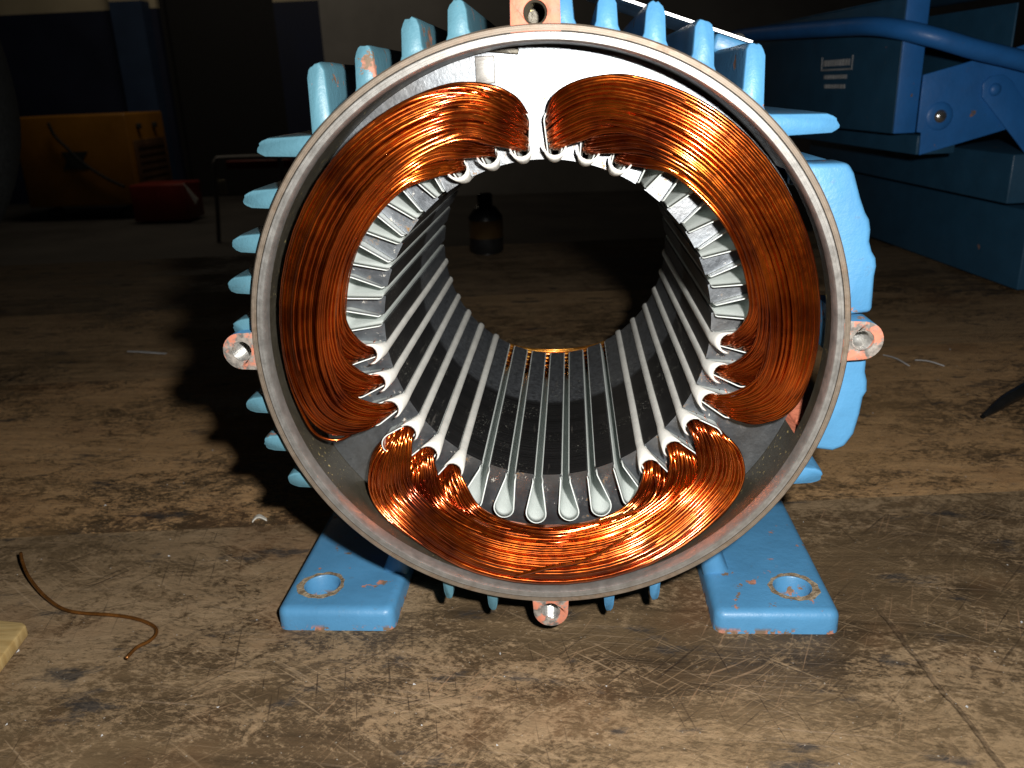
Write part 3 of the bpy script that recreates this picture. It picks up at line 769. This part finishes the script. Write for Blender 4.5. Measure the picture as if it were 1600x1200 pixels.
# feet with bolt holes
def foot(s):
    x0, x1 = 0.0580, 0.1020
    base = []
    for cx_, cy_, a0_ in ((x1, 0.0085, -90), (x1, 0.152, 0), (x0, 0.152, 90), (x0, 0.0085, 180)):
        rc_ = 0.0040; qx = cx_ + (-rc_ if cx_ == x1 else rc_); qy = cy_ + (rc_ if cy_ < 0.05 else -rc_)
        for q in np.linspace(0, 90, 6): base.append((qx, qy, math.radians(a0_ + q), rc_))
    nh = 32
    V = []; F = []; nb = len(base); rows_ = [(0.0, 0.0), (0.0, 0.0058), (0.0003, 0.0070), (0.0010, 0.0080), (0.0021, 0.0086), (0.0034, 0.0088)]
    for ins, z in rows_:
        for qx, qy, an, rc_ in base: V.append((s * (qx + (rc_ - ins) * math.cos(an)), qy + (rc_ - ins) * math.sin(an), z))
    for q in range(len(rows_) - 1):
        for i in range(nb): F.append((q * nb + i, q * nb + (i + 1) % nb, (q + 1) * nb + (i + 1) % nb, (q + 1) * nb + i))
    h0 = len(V)
    for z, hr in ((0.0088, 0.0069), (0.0083, 0.0065), (0.0, 0.0064)):
        for i in range(nh): V.append((s * 0.0888 + hr * math.cos(2 * PI * i / nh), 0.0252 + hr * math.sin(2 * PI * i / nh), z))
    for q in range(2):
        for i in range(nh): F.append((h0 + q * nh + i, h0 + q * nh + (i + 1) % nh, h0 + (q + 1) * nh + (i + 1) % nh, h0 + (q + 1) * nh + i))
    for ro, rh in (((len(rows_) - 1) * nb, h0), (0, h0 + 2 * nh)):
        ia = [ro + i for i in range(nb)] + [rh + i for i in range(nh)]
        tri = tessellate_polygon([[Vector((V[k][0], V[k][1], 0)) for k in ia[:nb]], [Vector((V[k][0], V[k][1], 0)) for k in ia[nb:]]])
        F += [tuple(ia[k] for k in tr) for tr in tri]
    bm = bmesh.new(); me = bpy.data.meshes.new('t'); me.from_pydata(V, [], F); bm.from_mesh(me); bpy.data.meshes.remove(me)
    bmesh.ops.recalc_face_normals(bm, faces=bm.faces)
    for e in bm.edges:
        if len(e.link_faces) == 2 and e.calc_face_angle(0) > 0.7: e.smooth = False
    o = bm_obj('foot', bm, M['blue'], MOT, True)
    # wear ring round the bolt hole, a thin bare washer mark
    bm = bmesh.new(); ns = 96
    ra, rb_ = [], []
    pq = [random.uniform(0, 6.28) for _ in range(5)]
    for i in range(ns):
        b = 2 * PI * i / ns
        ra.append(bm.verts.new((s * 0.0888 + 0.0070 * math.cos(b), 0.0252 + 0.0070 * math.sin(b), 0.00895)))
        q = 0.0091 + 0.0006 * math.sin(b + pq[0]) + 0.0003 * math.sin(3 * b + pq[1]) + 0.00022 * math.sin(11 * b + pq[2]) + random.uniform(-.00012, .00012)
        rb_.append(bm.verts.new((s * 0.0888 + q * math.cos(b), 0.0252 + q * math.sin(b), 0.00895)))
    for i in range(ns): bm.faces.new((ra[i], ra[(i + 1) % ns], rb_[(i + 1) % ns], rb_[i]))
    w = bm_obj('washer_mark', bm, M['washer'], o, world=False)
    # web up to the barrel
    web = [(s * x, z) for x, z in ((0.0700, 0.0040), (0.0583, 0.0040), (0.0520, 0.0340), (0.0500, 0.0400), (0.0580, 0.0470), (0.0625, 0.0300), (0.0640, 0.0170), (0.0665, 0.0108))]
    wo = prism('foot_web', web, 0.034, 0.140, M['blue'], MOT, 0.0034)
    wo.modifiers['bevel'].segments = 3
t = NT('bare_washer_mark'); o_ = t.tc.outputs['Object']
M['washer'] = t.out(t.mix(t.ramp(t.noise(o_, 420, 5, 0.8), 0.42, 0.58), c4(0.14, 0.10, 0.06), c4(0.36, 0.29, 0.20)), 0.7, 0, t.bump(t.noise(o_, 900, 3), 0.6, 0.001))
foot(-1); foot(1)

# terminal box seat on the right flank: a frame of four walls, open outward
outer = [(.0800, .0520), (.0893, .0520), (.0912, .0490), (.0936, .0420), (.0955, .0375), (.0968, .0355), (.0975, .0325), (.0975, .0290), (.0985, .0260), (.0998, .0240), (.1003, .0215), (.1000, .0185),
         (.1003, .0072), (.0935, .0066), (.0932, -.0066), (.1003, -.0072), (.1003, -.0120), (.1012, -.0150), (.1015, -.0185), (.1005, -.0205), (.1000, -.0260), (.0988, -.0330), (.0962, -.0375), (.0925, -.0390), (.0860, -.0380)]
arc = [(.0915 * math.cos(b), .0915 * math.sin(b)) for b in np.linspace(math.radians(-24.5), math.radians(35), 16)]
wallp = [(x, z + H) for x, z in outer] + [(x, z + H) for x, z in arc]
fo = prism('terminal_seat', wallp, 0.0058, 0.0200, M['blue'], MOT, 0.0016); fo.modifiers['bevel'].segments = 3
boxo('seat_wall', (0.0760, 0.0890, 0.0200, 0.118, H + 0.0445, H + 0.0515), M['blue'], MOT, 0.001)
boxo('seat_wall', (0.0845, 0.0985, 0.0200, 0.118, H - 0.0380, H - 0.0345), M['primer'], MOT, 0.001)
boxo('seat_wall', (0.0820, 0.0985, 0.1180, 0.128, H - 0.0380, H + 0.0515), M['blue'], MOT, 0.001)

# nameplate riveted across the upper right ribs
np_m = Matrix.Translation((0.0422, 0.082, H + 0.0970)) @ Matrix.Rotation(math.radians(19.4), 4, 'Y')
bm = bmesh.new(); box(bm, -0.028, 0.030, -0.022, 0.022, 0.0, 0.0009, np_m)
pl_ = bm_obj('nameplate', bm, M['plate'], MOT)
bm = bmesh.new(); box(bm, 0.0175, 0.0300, -0.0225, 0.0225, -0.0062, -0.0002, np_m)
bevel(bm_obj('nameplate_pad', bm, M['blue'], MOT), 0.0012)
for qx, qy in ((0.026, -0.018), (0.026, 0.018), (-0.024, -0.018), (-0.024, 0.018)):
    bm = bmesh.new(); dome(bm, 0.0020, 0.0014, np_m @ Matrix.Translation((qx, qy, 0.0009)))
    rv = bm_obj('rivet', bm, M['steel'], pl_, True, world=False)
# parts one level down take the same offset as their parent part
bpy.context.view_layer.update()

# ------------------------------------------------------------------ things on the bench
wr = tube_obj('copper_wire', [(-.2276, .0505, .0075), (-.2235, .045, .0060), (-.2149, .0358, .0042), (-.2011, .0245, .0026), (-.1876, .0173, .0016), (-.1685, .0154, .0012), (-.1583, .0130, .0012), (-.1500, .0088, .0012), (-.1468, .0045, .0012), (-.1470, -.0005, .0014), (-.1493, -.0051, .0020), (-.1500, -.0115, .0022)], 0.00068, M['strand'], None, 8, 90)
tag(wr, 'short bent offcut of enamelled copper wire lying on the bench beside the left foot', 'wire')

wb = wroot('wood_block', (-.212, -.02, 0), 'pale yellow wooden block entering at the left edge of the bench', 'wood block')
prism('block', [(-.300, .0185), (-.1985, .0053), (-.1960, .0036), (-.1929, -.0168), (-.1905, -.0350), (-.300, -.0300)], 0.0003, 0.0050, M['pine'], wb, 0.0006, plane='xy')

def strip(name, p, q, w, th, mat, label, cat, lift=0.0):
    p, q = Vector(p), Vector(q); dv = (q - p); L_ = dv.length; a = math.atan2(dv.y, dv.x)
    bm = bmesh.new(); n = 6; rings = []
    for i in range(n + 1):
        f = i / n; z = 0.0004 + lift * math.sin(PI * f); ww = w * (1 - 0.35 * abs(2 * f - 1))
        rings.append([bm.verts.new((L_ * f, yy + 0.0006 * math.sin(5 * f), zz)) for yy, zz in ((-ww / 2, z), (ww / 2, z), (ww / 2, z + th), (-ww / 2, z + th))])
    for i in range(n):
        for k in range(4): bm.faces.new((rings[i][k], rings[i][(k + 1) % 4], rings[i + 1][(k + 1) % 4], rings[i + 1][k]))
    bm.faces.new(rings[0]); bm.faces.new(rings[-1])
    o = bm_obj(name, bm, mat); o.location = p; o.rotation_euler = (0, 0, a)
    return tag(o, label, cat)
strip('paper_strip', (-.3447, .3689, 0), (-.3098, .3619, 0), 0.0035, 0.0004, M['paper'], 'thin pale strip lying on the dark bench to the left of the motor', 'strip')
strip('wire_clipping', (.2253, .3281, 0), (.2345, .3035, 0), 0.0009, 0.0006, M['paper'], 'short fine silver wire clipping nearest the right mounting lug', 'wire clipping', 0.001)
strip('wire_clipping', (.2423, .3156, 0), (.2565, .3023, 0), 0.0010, 0.0006, M['paper'], 'second fine silver wire clipping, farther right of the motor', 'wire clipping', 0.001)
strip('plastic_shard', (-.1425, .0925, -.0012), (-.1362, .0945, -.0012), 0.0026, 0.0008, M['shard'], 'small clear plastic shard on the plank seam behind the left foot', 'plastic shard', 0.002)

ht = wroot('hand_tool', (.262, .228, 0), 'dark pointed steel tool lying on the bench at the right edge', 'hand tool')
d_ = Vector((.0387, .0328, 0)).normalized()
pt = lambda s, z: tuple(Vector((.2393, .2088, z)) + d_ * s)
V, F = tubes(crom(np.array([[pt(0, .0016), pt(.012, .0030), pt(.03, .0052), pt(.078, .0056)]]), 14), np.linspace(0.0012, 0.0050, 14), 10)
link('blade', fast_mesh('blade', V, F), M['darksteel'], ht)
V, F = tubes(crom(np.array([[pt(.0785, .0085), pt(.086, .0100), pt(.11, .0100), pt(.15, .0095)]]), 14), np.array([.006] + [.0095] * 12 + [.005]), 12)
link('grip', fast_mesh('grip', V, F), M['black'], ht)

# grit and filings too many to count
bm = bmesh.new()
for k in range(130):
    x, y = random.uniform(-.26, .28), random.uniform(-.07, .34)
    if -.108 < x < .108 and y > 0.004: continue
    q = random.uniform(.00018, .00055) * (1.6 if random.random() < .12 else 1)
    a = random.uniform(0, PI); vs = [bm.verts.new((x + q * math.cos(a + b) * random.uniform(.5, 1.4), y + q * math.sin(a + b), zz)) for b, zz in ((0, .0002), (2.1, .0002), (4.2, .0002), (1, .0002 + q * .7))]
    for f in ((0, 1, 2), (0, 1, 3), (1, 2, 3), (2, 0, 3)): bm.faces.new([vs[i] for i in f])
tag(bm_obj('grit', bm, M['paper']), 'tiny pale grit and filings scattered over the bench top', 'grit', kind='stuff')

# blue cantilever toolbox, seen from its near end
TB = wroot('toolbox', (.33, .5, 0), 'scuffed blue steel cantilever toolbox with tube handle behind the motor on the right', 'toolbox', rz=math.atan2(.118, .993))
L = lambda n, b, m, bv=0.0012, par=None: boxo(n, b, M[m], par or TB, bv, world=False)
L('bottom_box', (.072, .330, .0, .430, .0005, .070), 'tool_shade')
mid = L('middle_tray', (.050, .300, .0, .440, .077, .118), 'tool_shade')
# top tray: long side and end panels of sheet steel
L('long_side', (-.0555, -.0540, .0025, .470, .139, .242), 'tool_shade', .0004)
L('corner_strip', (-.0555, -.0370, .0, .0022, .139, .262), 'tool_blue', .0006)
L('bottom_rail', (-.0330, .0, .0030, .450, .121, .1365), 'tool_shade', .0006)
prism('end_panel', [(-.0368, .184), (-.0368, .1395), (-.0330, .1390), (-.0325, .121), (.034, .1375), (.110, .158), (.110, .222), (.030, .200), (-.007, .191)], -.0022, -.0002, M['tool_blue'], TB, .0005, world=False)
L('inner_side', (.040, .0415, .01, .460, .139, .236), 'tool_shade', .0004)
L('lid', (-.0535, .039, .02, .470, .2425, .2440), 'tool_shade', .0004)
arm = prism('link_arm', [(.012, .176), (.018, .181), (.028, .182), (.036, .177), (.098, .098), (.088, .086), (.013, .165)], -.0048, -.0030, M['tool_blue'], TB, .0006, world=False)
bm = bmesh.new(); dome(bm, .0052, .0032, Matrix.Translation((.0225, -.0048, .1705)) @ Matrix.Rotation(PI / 2, 4, 'X'))
rvt = bm_obj('rivet', bm, M['tool_blue'], TB, True, world=False)
bm = bmesh.new(); dome(bm, .0060, .0045, Matrix.Translation((-.0195, -.0022, .1515)) @ Matrix.Rotation(PI / 2, 4, 'X'))
bm_obj('rivet', bm, M['steel'], TB, True, world=False)
bm = bmesh.new(); dome(bm, .0115, .0022, Matrix.Translation((-.0195, -.0022, .1515)) @ Matrix.Rotation(PI / 2, 4, 'X'))
bm_obj('embossed_boss', bm, M['tool_blue'], TB, True, world=False)
tube_obj('handle', [(-.079, .46, .220), (-.080, .40, .232), (-.079, .33, .2335), (-.076, .20, .230), (-.074, .10, .2265), (-.070, .030, .2235), (-.060, -.006, .2180), (-.040, -.022, .2105), (-.010, -.024, .2015), (.020, -.022, .1945), (.050, -.018, .187), (.075, -.012, .180)], .0075, M['tool_blue'], TB, 14, 80, world=False)
bm = bmesh.new(); dome(bm, .0050, .0030, Matrix.Translation((.050, -.0255, .187)) @ Matrix.Rotation(PI / 2, 4, 'X'))
bm_obj('rivet', bm, M['steel'], TB, True, world=False)
# small worn print on the long side: a boxed line and two rows of marks too worn to read
bm = bmesh.new(); xs = -.0560
def dash(y0, y1, z0, z1): box(bm, xs, xs + .0004, y0, y1, z0, z1)
for y0, y1, z0, z1 in ((.090, .160, .1905, .1920), (.090, .0915, .192, .203), (.1585, .160, .192, .203)): dash(y0, y1, z0, z1)
for row, (ya, yb_, zz) in enumerate(((.096, .155, .1945), (.100, .150, .1830), (.102, .150, .1745))):
    y = ya
    while y < yb_:
        wd = random.uniform(.003, .006); dash(y, y + wd, zz, zz + (.0055 if row == 0 else .0035)); y += wd + .0018
bm_obj('worn_print', bm, M['paper'], TB, world=False)

# black bag at the left edge
def lump(name, c, rad, mat, parent, amp=0.10, seed=1, fold=6, nu=48, nv=28):
    r_ = np.random.default_rng(seed); pa = r_.random(8) * 6.28
    V = []; F = []
    for j in range(nv + 1):
        th = PI * j / nv
        for i in range(nu):
            p = 2 * PI * i / nu
            k = 1 + amp * (0.5 * math.sin(3 * p + pa[0] + 2 * th) + 0.35 * math.sin(fold * th + 2 * p + pa[1]) + 0.22 * math.sin(7 * p - 5 * th + pa[2]))
            V.append((c[0] + rad[0] * k * math.sin(th) * math.cos(p), c[1] + rad[1] * k * math.sin(th) * math.sin(p), max(0.001, c[2] + rad[2] * k * math.cos(th))))
    for j in range(nv):
        for i in range(nu): F.append((j * nu + i, j * nu + (i + 1) % nu, (j + 1) * nu + (i + 1) % nu, (j + 1) * nu + i))
    return mesh_obj(name, V, F, M[mat], parent, True)
bg = wroot('black_bag', (-.70, .60, 0), 'slumped black cloth bag with a folded flap at the left edge of the bench', 'bag')
lump('bag_body', (-.735, .64, .215), (.150, .13, .21), 'black', bg, .03, 3)
lump('bag_flap', (-.715, .52, .075), (.140, .09, .060), 'black', bg, .10, 5)
tube_obj('bag_strap', [(-.80, .50, .135), (-.70, .435, .132), (-.62, .44, .112), (-.575, .455, .085), (-.560, .47, .045)], .007, M['black'], bg, 8, 30)

# bottle seen through the bore
bt = wroot('bottle', (-.098, .80, -.008), 'small dark bottle with a yellow label seen through the bore', 'bottle')
def bturn(name, prof, mat):
    V = []; F = []; ns = 20
    for r_, z in prof:
        for i in range(ns): V.append((-.098 + r_ * math.cos(2 * PI * i / ns), .80 + r_ * math.sin(2 * PI * i / ns), -.008 + z))
    for j in range(len(prof) - 1):
        for i in range(ns): F.append((j * ns + i, j * ns + (i + 1) % ns, (j + 1) * ns + (i + 1) % ns, (j + 1) * ns + i))
    F.append(tuple(range(ns))); F.append(tuple((len(prof) - 1) * ns + i for i in range(ns)))
    return mesh_obj(name, V, F, M[mat], bt, True)
bturn('bottle_body', [(.018, .0003), (.021, .003), (.021, .046), (.014, .056), (.008, .060)], 'darksteel')
bturn('bottle_label', [(.0213, .020), (.0213, .042)], 'label')
bturn('bottle_cap', [(.0095, .0602), (.0095, .072), (.007, .074)], 'darksteel')

# ------------------------------------------------------------------ far workshop
def at(px, py, y):
    v = CAMF + CAMR * ((px - 800) / 1315.63) - CAMU * ((py - 600) / 1315.63)
    return CPOS + v * ((y + 0.25) / v.y)
YM = 6.2
a0, a1 = at(38, 183, YM), at(240, 183, YM); b0 = at(50, 325, YM)
x0, x1, zt, zb = a0.x - .12, a1.x + .03, a0.z, b0.z
ym = wroot('welding_machine', ((x0 + x1) / 2, YM + .3, FZ), 'yellow workshop machine box with a black cable hanging across its front', 'machine')
x1 = xs_ = at(195, 183, YM).x
DP = .62
prism('cabinet', [(x0, zb), (xs_, zb), (xs_, zt), (x0, zt)], YM, YM + DP, M['yellow'], ym, .015)
vp_ = boxo('vent_panel', (xs_ + .002, xs_ + .014, YM + .05, YM + DP - .06, zb + .06, zt - .20), M['vent'], ym, .004)
for k in range(7): boxo('louvre', (xs_ + .015, xs_ + .024, YM + .09, YM + DP - .10, zb + .09 + k * .055, zb + .115 + k * .055), M['vent'], vp_, 0, world=False)
for ky in (.16, .42): boxo('control_knob', (xs_ + .002, xs_ + .03, YM + ky - .02, YM + ky + .02, zt - .12, zt - .08), M['black'], ym, .004)
for wx_ in (x0 + .15, x1 - .15):
    V, F = tubes(np.array([[[wx_, YM + .05 + q * .05, FZ + .05] for q in range(3)]]), .05, 16)
    me = fast_mesh('wheel', V, F); bm = bmesh.new(); bm.from_mesh(me); bm.verts.ensure_lookup_table(); bm.faces.new(bm.verts[:16]); bm.faces.new(bm.verts[-16:])
    bm_obj('wheel', bm, M['black'], ym, True)
mk_ = at(118, 250, YM - .02)
prism('badge', [(mk_.x - .11, mk_.z + .06), (mk_.x + .10, mk_.z + .06), (mk_.x + .05, mk_.z), (mk_.x + .08, mk_.z - .07), (mk_.x - .12, mk_.z - .07), (mk_.x - .08, mk_.z)], YM - .006, YM - .001, M['black'], ym)
cpts = [at(px, py, YM - .05) for px, py in ((75, 192), (85, 212), (105, 232), (130, 255), (165, 278), (195, 292))]
tag(tube_obj('cable', cpts, .012, M['door'], None, 8, 40), 'black cable slung diagonally over the front of the yellow machine', 'cable')
r0, r1 = at(200, 290, 5.9), at(290, 312, 5.9)
rm = wroot('red_case', ((r0.x + r1.x) / 2, 6.0, FZ), 'low red case with a white corner stripe right of the yellow machine', 'case')
boxo('body', (r0.x, r1.x, 5.9, 6.2, FZ + .02, r0.z), M['red'], rm, .012)
q0, q1 = at(286, 285, 5.85), at(312, 300, 5.85)
prism('lid_corner', [(q0.x, q0.z), (q1.x, q0.z), (q1.x - .01, q1.z), (q0.x + .07, q1.z - .01)], 5.86, 5.895, M['red'], rm)
prism('stripe', [(q0.x - .002, q0.z - .01), (q0.x + .022, q0.z - .04), (q0.x + .085, q1.z - .05), (q0.x + .065, q1.z - .09)], 5.855, 5.875, M['white'], rm)
tr = wroot('hand_truck', (at(390, 300, 5.0).x, 5.0, FZ), 'dark hand truck with a round-cornered tube frame between the red case and the motor', 'hand truck')
fp = [at(px, py, 5.0) for px, py in ((343, 400), (340, 330), (335, 265), (338, 250), (350, 247), (425, 245), (437, 250), (440, 265), (442, 330), (444, 400))]
tube_obj('tube_frame', [(p.x, p.y, p.z) for p in fp], .014, M['greywall'], tr, 8, 70)
p0, p1 = at(352, 252, 5.05), at(455, 262, 5.05); boxo('red_panel', (p0.x, p1.x, 5.05, 5.10, p1.z, p0.z), M['red'], tr, .005)
p0, p1 = at(341, 281, 4.97), at(355, 303, 4.97); boxo('tag_plate', (p0.x, p1.x, 4.96, 4.98, p1.z, p0.z), M['cream'], tr, .003)
